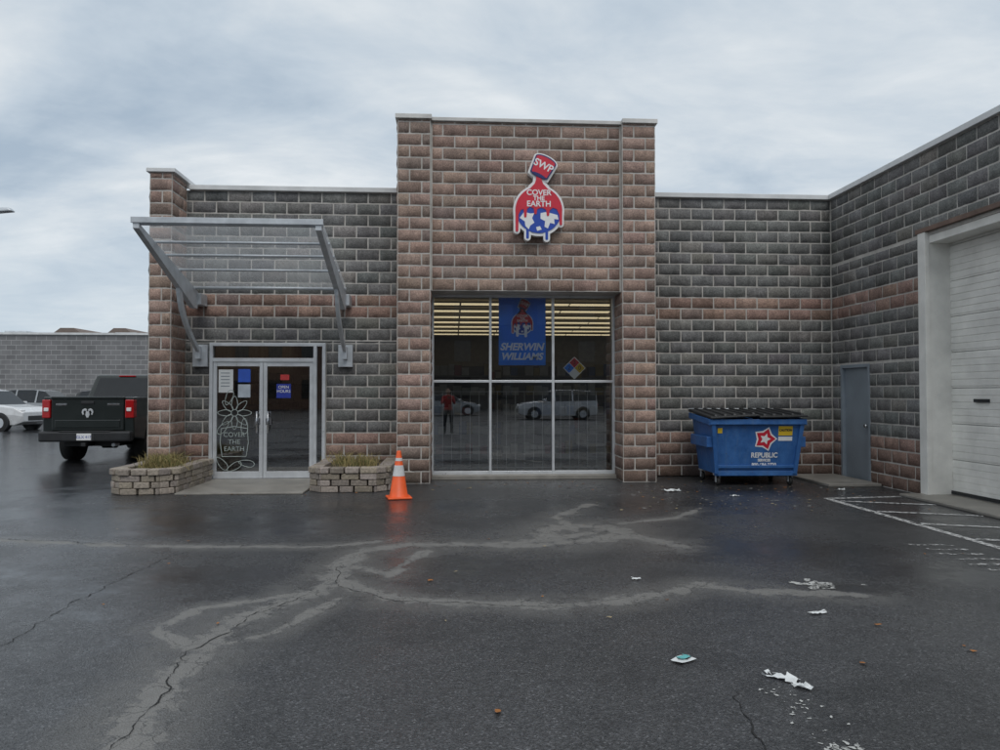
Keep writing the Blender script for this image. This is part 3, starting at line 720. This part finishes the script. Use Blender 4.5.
for i,(x,w) in enumerate(((-42,4.5),(-36.5,4))):
    box('house_wall_%d'%i,x,x+w,80,88,0,6.7,simple('siding%d'%i,(.3,.25,.2),.8),Hs); prism('house_roof_%d'%i,[(x-.4,6.7),(x+w+.4,6.7),(x+w*.65,8.2),(x+w*.35,8.2)],79.6,88.4,'Y',M_roof,Hs)
Ac=empty('street_building')
box('walls',-40,-4,-52,-42,0,11,simple('brick_far',(.13,.075,.055),.9),Ac); box('walls_b',-2,34,-56,-44,0,12,simple('stucco_far',(.06,.052,.046),.9),Ac)
boxes('windows',[(x,x+1.2,-41.99,-41.95,z,z+1.7) for x in range(-38,-5,3) for z in (1,4.5,8)]+[(x,x+1.6,-43.99,-43.95,z,z+2.0) for x in range(0,32,4) for z in (1,4.5,8)],M_carglass,Ac)
SL=empty('street_lamp')
cyl('pole',(-13.6,20,0),(-13.6,20,6.3),.09,M_steel,SL,16,.06); cyl('arm',(-13.6,20,6.0),(-12.1,20,6.28),.035,M_steel,SL,12)
hexa('head',[(-12.15,19.85,6.18),(-11.35,19.88,6.26),(-11.35,20.12,6.26),(-12.15,20.15,6.18)],[(-12.15,19.9,6.33),(-11.45,19.92,6.36),(-11.45,20.08,6.36),(-12.15,20.1,6.33)],M_steel,SL,.04)

# ---------------------------------------------------------------- ground
def seg_dist(P,pl):
    best=np.full(len(P),1e9)
    for a,b in zip(pl[:-1],pl[1:]):
        a=np.array(a);b=np.array(b);ab=b-a; t=np.clip(((P-a)@ab)/(ab@ab),0,1); q=a+t[:,None]*ab
        best=np.minimum(best,np.hypot(*(P-q).T))
    return best
xs=np.concatenate([[-600,-300,-150,-80,-50,-35,-25,-18,-14,-11],np.arange(-9,8.01,.05),[9,11,14,20,35,80,200,600]])
ys=np.concatenate([[-600,-200,-80,-40,-20,-10,-4,0,1.5],np.arange(2.4,14.2,.05),[15,17,20,25,32,40,55,80,150,300,900]])
XX,YY=np.meshgrid(xs,ys); P=np.stack([XX.ravel(),YY.ravel()],1)
V=np.concatenate([P,np.zeros((len(P),1))],1)
nx,ny=len(xs),len(ys); idx=np.arange(nx*ny).reshape(ny,nx)
F=np.stack([idx[:-1,:-1],idx[:-1,1:],idx[1:,1:],idx[1:,:-1]],-1).reshape(-1,4)
lines=[
 ([(-1.48,3.3),(-1.54,4.04),(-1.59,4.79),(-1.47,5.52),(-1.08,6.18),(-1.02,7.08),(-.87,7.7),(-.37,7.95),(.48,7.88),(1.19,8.2),(1.76,8.7),(2.1,8.1),(2.3,7.7)],.11),
 ([(-1.02,7.0),(-.95,6.4),(-.42,5.85),(.2,5.72),(.79,5.6),(1.43,5.78),(2.05,6.14),(2.5,5.9),(3.2,5.8)],.085),
 ([(-6,8.7),(-4.92,8.46),(-3.7,8.14),(-2.64,7.97),(-1.29,7.89),(-.7,8.2)],.06),
 ([(-.9,7.0),(-.55,6.6),(-.45,7.1),(-.3,7.6)],.06),([(-1.3,6.0),(-1.9,5.7),(-2.0,5.2),(-1.6,4.8)],.05),
 ([(-1.59,4.79),(-1.2,5.1),(-.9,5.9)],.05),
 ([(.48,7.88),(1.1,7.9),(1.9,8.3),(1.8,8.9),(1.2,8.9),(1.0,8.3)],.16),
 ([(1.4,8.6),(1.3,9.6),(1.9,10.6)],.08),([(1.9,9.0),(2.8,9.4),(3.4,10.2)],.05)]
dl=np.full(len(P),9.0)
for pl,w in lines: dl=np.minimum(dl,seg_dist(P,pl)/w)
wet=np.zeros(len(P))
for cx,cy,rx,ry,a in [(-5.5,10.2,2.6,.9,.9),(-3.0,9.6,2.2,.7,.8),(-8,13,3,3,1),(-9,18,5,8,1),(.1,6.9,.75,.55,.55),(-2.3,6.6,.9,.6,.5),(3.6,7.4,1.1,.6,.6),(5.2,12.0,1.8,.8,.8),(6.4,8.6,.8,2.0,.8),(2.2,10.6,2.0,.8,.7),(-.6,10.6,2.0,.7,.7),(3.2,5.95,.4,.2,.8),(-2.6,8.9,1.6,.4,.7),(4.6,6.4,1.1,.5,.6),(-4.5,6.8,1.2,.6,.55),(-14,25,9,14,1)]:
    wet=np.maximum(wet,a*np.exp(-(((P[:,0]-cx)/rx)**2+((P[:,1]-cy)/ry)**2)))
def ground_mat():
    m,nt,b,o=newmat('wet_asphalt'); p=pos(nt)
    al=nt.nodes.new('ShaderNodeAttribute'); al.attribute_name='dl'; aw=nt.nodes.new('ShaderNodeAttribute'); aw.attribute_name='wet'
    nL=noise(nt,.45,5,.6,p,.3); nM=noise(nt,2.6,6,.65,p); nF=noise(nt,70,3,.7,p); nE=noise(nt,9,5,.7,p)
    vo=nt.nodes.new('ShaderNodeTexVoronoi'); vo.inputs['Scale'].default_value=100; L(nt,p,vo.inputs['Vector'])
    sep=nt.nodes.new('ShaderNodeSeparateColor'); L(nt,vo.outputs['Color'],sep.inputs[0])
    base=mix(nt,ramp(nt,nM,[(.3,0.),(.7,1.)]),(.048,.049,.052),(.080,.080,.082))
    base=mix(nt,1.0,base,ramp(nt,nL,[(.38,.66),(.62,1.25)]),'MULTIPLY')
    base=mix(nt,1.0,base,ramp(nt,nE,[(.3,.8),(.7,1.2)]),'MULTIPLY')
    base=mix(nt,1.0,base,ramp(nt,sep.outputs[0],[(0,.5),(.6,1.0),(.93,1.4),(1,2.6)]),'MULTIPLY')
    d=mth(nt,'ADD',al.outputs['Fac'],mth(nt,'MULTIPLY',mth(nt,'SUBTRACT',nE,.5),3.8))
    d=mth(nt,'ADD',d,mth(nt,'MULTIPLY',mth(nt,'SUBTRACT',nM,.5),5.0))
    band=ramp(nt,mth(nt,'MULTIPLY',d,.5),[(.30,1.),(.62,0.)])
    wide=ramp(nt,mth(nt,'MULTIPLY',d,.2),[(.3,.35),(.9,0.)])
    band2=mth(nt,'MAXIMUM',mth(nt,'MULTIPLY',band,.8),wide)
    base=mix(nt,band2,base,mix(nt,nE,(.15,.145,.135),(.27,.26,.245)))
    v2=nt.nodes.new('ShaderNodeTexVoronoi'); v2.feature='DISTANCE_TO_EDGE'; v2.inputs['Scale'].default_value=4.2
    wv=nt.nodes.new('ShaderNodeVectorMath'); wv.operation='MULTIPLY_ADD'
    nc=nt.nodes.new('ShaderNodeTexNoise'); nc.inputs['Scale'].default_value=3; nc.inputs['Detail'].default_value=5; L(nt,p,nc.inputs['Vector'])
    L(nt,nc.outputs['Color'],wv.inputs[0]); wv.inputs[1].default_value=(.5,.5,.5); L(nt,p,wv.inputs[2]); L(nt,wv.outputs[0],v2.inputs['Vector'])
    ck=ramp(nt,v2.outputs['Distance'],[(.0,1.),(.02,0.)])
    ck=mth(nt,'MULTIPLY',ck,ramp(nt,mth(nt,'MULTIPLY',d,.12),[(.12,.8),(.45,.0)]))
    base=mix(nt,ck,base,(.022,.022,.022))
    w=mth(nt,'ADD',aw.outputs['Fac'],mth(nt,'ADD',mth(nt,'MULTIPLY',mth(nt,'SUBTRACT',nL,.5),1.9),mth(nt,'MULTIPLY',mth(nt,'SUBTRACT',nM,.5),1.9)))
    w=mth(nt,'ADD',w,mth(nt,'MULTIPLY',mth(nt,'SUBTRACT',nE,.5),1.0))
    w=mth(nt,'SUBTRACT',mth(nt,'ADD',w,.06),mth(nt,'MULTIPLY',band,.6))
    wm=ramp(nt,w,[(.02,0.),(.35,.5),(.85,1.)])
    base=mix(nt,wm,base,mix(nt,1.0,base,(.50,.51,.54),'MULTIPLY'))
    L(nt,base,b.inputs['Base Color'])
    rg=mix(nt,wm,mix(nt,nM,(.24,.24,.24),(.46,.46,.46)),mix(nt,nE,(.05,.05,.05),(.19,.19,.19)))
    rg=mix(nt,band,rg,(.50,.50,.50))
    L(nt,rg,b.inputs['Roughness'])
    bp=nt.nodes.new('ShaderNodeBump'); bp.inputs['Distance'].default_value=.010
    L(nt,mth(nt,'ADD',mth(nt,'MULTIPLY',nF,.7),mth(nt,'MULTIPLY',vo.outputs['Distance'],.6)),bp.inputs['Height'])
    L(nt,mth(nt,'MULTIPLY_ADD',wm,-.46,.60),bp.inputs['Strength'])
    b2=nt.nodes.new('ShaderNodeBump'); b2.inputs['Distance'].default_value=.05; L(nt,mth(nt,'MULTIPLY_ADD',wm,-.05,.10),b2.inputs['Strength']); L(nt,nM,b2.inputs['Height'])
    L(nt,b2.outputs[0],bp.inputs['Normal']); L(nt,bp.outputs[0],b.inputs['Normal'])
    return m
M_ground=ground_mat()
G=npmesh('ground',V,F,M_ground)
for n_,arr in(('dl',dl),('wet',wet)):
    at=G.data.attributes.new(n_,'FLOAT','POINT'); at.data.foreach_set('value',arr.astype(np.float32))
M_crack=simple('crack_dark',(.014,.014,.014),.9)
def ribbons(name,pls,w,z,mat,jit=.03,step=.06):
    V=[];F=[]
    for pl in pls:
        pts=[]
        for a,b in zip(pl[:-1],pl[1:]):
            a=Vector(a);b=Vector(b); n=max(1,int((b-a).length/step))
            for i in range(n): pts.append(a.lerp(b,i/n))
        pts.append(Vector(pl[-1])); jx=jy=0
        q=[]
        for p in pts:
            jx=jx*.8+random.gauss(0,jit); jy=jy*.8+random.gauss(0,jit); q.append(Vector((p.x+jx,p.y+jy)))
        for i in range(len(q)):
            t=(q[min(i+1,len(q)-1)]-q[max(i-1,0)])
            if t.length>0: t.normalize()
            nrm=Vector((-t.y,t.x)); ww=w*random.uniform(.15,1.2)*math.sin(math.pi*(i+.5)/len(q))**.4
            V+=[(q[i].x+nrm.x*ww,q[i].y+nrm.y*ww,z),(q[i].x-nrm.x*ww,q[i].y-nrm.y*ww,z)]
            if i: b=len(V)-4; F.append((b,b+1,b+3,b+2))
    return obj(name,V,F,mat)
ribbons('pavement_cracks',[[(-2.84,4.2),(-2.84,4.87),(-2.88,5.69),(-2.86,6.43),(-2.76,7.48),(-2.5,8.0)],
 [(-1.5,3.2),(-1.52,4.04),(-1.62,4.79),(-1.45,5.52),(-1.06,6.18)],[(-1.05,7.1),(-.95,6.3),(-.42,5.8),(.2,5.7),(.79,5.6),(1.43,5.8)],
 [(1.3,3.0),(1.42,3.5),(1.5,4.0)],[(-7,8.9),(-4.9,8.5),(-3.7,8.2),(-2.7,8.0)]],.0045,.004,M_crack,.012,.04)
def worn(name,col,lo,hi):
    m,nt,b,o=newmat(name); p=pos(nt); b.inputs['Base Color'].default_value=(*col,1); b.inputs['Roughness'].default_value=.5
    t=nt.nodes.new('ShaderNodeBsdfTransparent'); mx=nt.nodes.new('ShaderNodeMixShader')
    L(nt,ramp(nt,noise(nt,14,6,.8,p),[(lo,0.),(hi,1.)]),mx.inputs[0]); L(nt,t.outputs[0],mx.inputs[1]); L(nt,b.outputs[0],mx.inputs[2]); L(nt,mx.outputs[0],o.inputs[0]); return m
M_mark=worn('worn_white_paint',(.6,.6,.59),.42,.54); M_mark2=worn('very_worn_paint',(.55,.55,.54),.50,.60)
Mk=empty('parking_markings')
def strip(name,a,b,w,z=.005,m=None):
    a=Vector(a);b=Vector(b);t=(b-a).normalized();n=Vector((-t.y,t.x))*w/2
    obj(name,[(a.x+n.x,a.y+n.y,z),(b.x+n.x,b.y+n.y,z),(b.x-n.x,b.y-n.y,z),(a.x-n.x,a.y-n.y,z)],[(0,1,2,3)],m or M_mark,Mk)
strip('line_side',(5.58,10.9),(5.58,5.5),.1); strip('line_end',(5.55,10.96),(6.8,11.1),.1)
for i in range(6): strip('hatch_%d'%i,(5.65,10.7-i*.95),(6.8,11.0-i*.95-.75),.09,.006)
for i in range(9): strip('worn_fragment_%d'%i,(4.75+.05*(i%2),7.6-i*.22),(5.2,7.55-i*.22),.07,.0065,M_mark2)
box('entry_walk',-4.33,-2.36,11.95,13.9,0,.03,M_concrete,S,.008)
def crumple(name,loc,sx,sy,mat,h=.03,rot=0,n=7):
    V=[];F=[]
    for j in range(n):
        for i in range(n):
            u=i/(n-1)-.5; v_=j/(n-1)-.5
            V.append((u*sx+random.gauss(0,sx*.05),v_*sy+random.gauss(0,sy*.05),.008+abs(random.gauss(0,h))))
    for j in range(n-1):
        for i in range(n-1):
            if random.random()<.9: F.append((j*n+i,j*n+i+1,(j+1)*n+i+1,(j+1)*n+i))
    o=obj(name,V,F,mat); o.location=loc; o.rotation_euler=(0,0,rot); return o
crumple('crumpled_paper',(1.82,4.12,0),.08,.18,M_paper,.012,.9); crumple('crumpled_paper',(1.88,3.98,0),.05,.10,M_paper,.012,1)
crumple('crumpled_paper',(1.36,4.42,0),.13,.09,M_paper,.006,.6,4); crumple('teal_wrapper',(1.37,4.44,.012),.08,.05,M_teal,.006,.6,4)
crumple('crumpled_paper',(1.55,6.35,0),.08,.04,M_paper,.006)
crumple('crumpled_paper',(2.62,5.3,0),.14,.05,M_paper,.006,.3); crumple('crumpled_paper',(3.5,11.9,0),.25,.12,M_paper,.02)
crumple('crumpled_paper',(4.3,11.3,0),.12,.06,M_paper,.01,.4); crumple('crumpled_paper',(6.3,11.9,0),.10,.08,M_paper,.012,.4)
V=[];F=[];mi=[]
def flake(x,y,s,i,asp=1.6,k=6,lift=.5,j=(.6,1.1)):
    a=random.uniform(0,6.28); b=len(V)
    for q in range(k):
        t=2*math.pi*q/k; lx=s*asp*math.cos(t)*random.uniform(*j); ly=s*math.sin(t)*random.uniform(*j)
        V.append((x+lx*math.cos(a)-ly*math.sin(a),y+lx*math.sin(a)+ly*math.cos(a),.008+random.uniform(0,s*lift)))
    F.append(tuple(range(b,b+k))); mi.append(i)
for _ in range(130):
    x=random.uniform(-5,7); flake(x,random.uniform(11.6,13.9) if not(-.9<x<3.6) else random.uniform(12.2,13.6),random.uniform(.010,.026),random.choice([0,1,1,2]))
for _ in range(60): flake(random.uniform(2.0,6.6),random.uniform(9.8,12.6),random.uniform(.008,.022),random.choice([0,1,2,2]))
for _ in range(36): flake(random.uniform(-4,6.5),random.uniform(4.5,12),random.uniform(.006,.014),random.choice([0,1,1,2,2]))
for x,y in((3.18,4.47),(.22,3.77),(-.2,6.4),(2.4,4.3),(2.9,5.0)): flake(x,y,.020,0)
obj('fallen_leaves',V,F,[simple('leaf_orange',(.34,.13,.03),.7),simple('leaf_brown',(.12,.06,.03),.7),simple('leaf_tan',(.3,.24,.14),.7)],None,mi)
V=[];F=[];mi=[]
for _ in range(60):
    t=random.random(); flake(1.70+random.gauss(0,.07)+.05*t,3.0+1.0*t,random.uniform(.002,.010),0,1.8,9,0,(.4,1.2))
for _ in range(12): flake(random.gauss(1.75,.05),random.gauss(3.3,.04),random.uniform(.01,.018),0,1.8,9,0,(.4,1.2))
for _ in range(26): flake(random.gauss(3.05,.12),random.gauss(6.05,.06),random.uniform(.006,.04),0,1.9,11,0,(.4,1.2))
for _ in range(70): flake(random.uniform(2.2,6.5),random.uniform(10.2,12.4),random.uniform(.006,.024),0,1.6,8,0,(.4,1.2))
obj('paint_spatter',[(a,b_,.0045) for i,(a,b_,c) in enumerate(V)],F,[worn('spilled_white',(.5,.5,.48),.36,.5)],None,mi)

# ---------------------------------------------------------------- photographer (mirrored in window)
Pn=empty('person',(-.22,-.62,0))
sk=[((0,0,.95),.15,.11),((0,0,1.15),.14,.10),((0,0,1.36),.17,.11),((0,0,1.48),.07,.065),((0,.01,1.56),.055,.055),
 ((.10,0,.88),.10,.10),((.12,.01,.50),.065,.065),((.13,0,.10),.045,.045),((.14,.14,.04),.035,.03),
 ((-.10,0,.88),.10,.10),((-.12,.01,.50),.065,.065),((-.13,0,.10),.045,.045),((-.14,.14,.04),.035,.03),
 ((.19,0,1.40),.065,.065),((.24,.12,1.16),.048,.048),((.14,.36,1.36),.034,.034),
 ((-.19,0,1.40),.065,.065),((-.24,.12,1.16),.048,.048),((-.06,.36,1.36),.034,.034)]
ed=[(0,1),(1,2),(2,3),(3,4),(0,5),(5,6),(6,7),(7,8),(0,9),(9,10),(10,11),(11,12),(2,13),(13,14),(14,15),(2,16),(16,17),(17,18)]
me=bpy.data.meshes.new('figure'); me.from_pydata([s[0] for s in sk],ed,[]); fg=bpy.data.objects.new('figure',me); C.objects.link(fg); fg.parent=Pn
fg.modifiers.new('skin','SKIN')
try:
    for i,s in enumerate(sk): me.skin_vertices[0].data[i].radius=(s[1],s[2])
    me.skin_vertices[0].data[0].use_root=True
except Exception as ex: print('skin',ex)
ss=fg.modifiers.new('ss','SUBSURF'); ss.levels=2; ss.render_levels=2
def cloth():
    m,nt,b,o=newmat('clothes'); p=objc(nt); s=nt.nodes.new('ShaderNodeSeparateXYZ'); L(nt,p,s.inputs[0])
    g=mth(nt,'GREATER_THAN',s.outputs[2],.93)
    c=mix(nt,g,(.02,.022,.03),(.38,.03,.03)); g2=mth(nt,'GREATER_THAN',s.outputs[2],1.49)
    L(nt,mix(nt,g2,c,(.45,.28,.2)),b.inputs['Base Color']); b.inputs['Roughness'].default_value=.9; return m
me.materials.append(cloth())
M_skin=simple('skin',(.45,.28,.2),.6); M_hair=simple('hair',(.04,.025,.018),.8)
def ball(name,loc,r,m,par,sc=(1,1,1)):
    bm=bmesh.new(); bmesh.ops.create_uvsphere(bm,u_segments=20,v_segments=14,radius=r)
    for v_ in bm.verts: v_.co=Vector((v_.co.x*sc[0],v_.co.y*sc[1],v_.co.z*sc[2]))+Vector(loc)
    me=bpy.data.meshes.new(name); bm.to_mesh(me); bm.free(); me.materials.append(m)
    for p in me.polygons: p.use_smooth=True
    o=bpy.data.objects.new(name,me); C.objects.link(o); o.parent=par; return o
ball('head',(0,.02,1.64),.105,M_skin,Pn,(.78,.92,1.12)); ball('hair',(0,0,1.675),.105,M_hair,Pn,(.84,.95,.95))
ball('nose',(0,.122,1.63),.016,M_skin,Pn,(.8,1,1.3))
for s in(-1,1): ball('eye',(s*.032,.108,1.65),.011,M_signwhite,Pn); ball('ear',(s*.083,.01,1.635),.025,M_skin,Pn,(.4,.8,1.2)); ball('palm',(s*.05+.04+.0,.38,1.38),.035,M_skin,Pn,(.6,.7,1.3))
for s in(-1,1):
    for k in range(4): cyl('finger_%d'%k,(.04+s*.06,.40,1.35+k*.02),(.04+s*.03,.43,1.355+k*.02),.008,M_skin,Pn,8)
    cyl('thumb',(.04+s*.05,.37,1.40),(.04+s*.02,.39,1.42),.009,M_skin,Pn,8)
box('phone',-.03,.11,.405,.415,1.36,1.43,M_black,Pn,.004)

# ---------------------------------------------------------------- sky, sun, camera
w=bpy.data.worlds.new('World'); bpy.context.scene.world=w; w.use_nodes=True; nt=w.node_tree; bg=nt.nodes['Background']; out=nt.nodes['World Output']
sky=nt.nodes.new('ShaderNodeTexSky'); sky.sky_type='NISHITA'; sky.sun_disc=False; sky.sun_elevation=R(55); sky.sun_rotation=R(170)
L(nt,sky.outputs[0],bg.inputs[0]); bg.inputs[1].default_value=.09
tc=nt.nodes.new('ShaderNodeTexCoord'); sp=nt.nodes.new('ShaderNodeSeparateXYZ'); L(nt,tc.outputs['Generated'],sp.inputs[0])
zz=mth(nt,'ADD',mth(nt,'MAXIMUM',sp.outputs[2],0.0),.19)
cb=nt.nodes.new('ShaderNodeCombineXYZ'); L(nt,mth(nt,'DIVIDE',sp.outputs[0],zz),cb.inputs[0]); L(nt,mth(nt,'MULTIPLY',mth(nt,'DIVIDE',sp.outputs[1],zz),1.5),cb.inputs[1]); cb.inputs[2].default_value=3.3
n1=noise(nt,.6,6,.55,cb.outputs[0],.7); n2=noise(nt,1.9,6,.62,cb.outputs[0],.4)
nn=mth(nt,'ADD',mth(nt,'MULTIPLY',n1,.70),mth(nt,'MULTIPLY',n2,.30))
cl=ramp(nt,nn,[(.37,(.39,.48,.58)),(.46,(.53,.61,.69)),(.54,(.68,.735,.78)),(.64,(.90,.92,.93))])
hf=ramp(nt,sp.outputs[2],[(.0,.7),(.22,0.)])
cl=mix(nt,hf,cl,(.58,.67,.75))
b2=nt.nodes.new('ShaderNodeBackground'); L(nt,cl,b2.inputs[0]); b2.inputs[1].default_value=1.05
ms=nt.nodes.new('ShaderNodeMixShader'); ms.inputs[0].default_value=.94; L(nt,bg.outputs[0],ms.inputs[1]); L(nt,b2.outputs[0],ms.inputs[2]); L(nt,ms.outputs[0],out.inputs[0])
sd=bpy.data.lights.new('sun','SUN'); sd.energy=1.2; sd.angle=R(35); sd.color=(1,.97,.93); so=bpy.data.objects.new('sun',sd); C.objects.link(so)
az=R(170); el=R(55); dv=Vector((math.sin(az)*math.cos(el),math.cos(az)*math.cos(el),math.sin(el))); so.rotation_euler=dv.to_track_quat('Z','Y').to_euler(); so.location=(0,-5,20)
cd=bpy.data.cameras.new('camera'); cd.lens=27; cd.sensor_width=36; cd.clip_end=3000; cd.clip_start=.05
co=bpy.data.objects.new('camera',cd); C.objects.link(co); co.location=(0,0,1.6); co.rotation_euler=(R(90+1.3),0,R(-3.5)); bpy.context.scene.camera=co
vs=bpy.context.scene.view_settings; vs.view_transform='Standard'; vs.look='None'; vs.exposure=0; vs.gamma=1
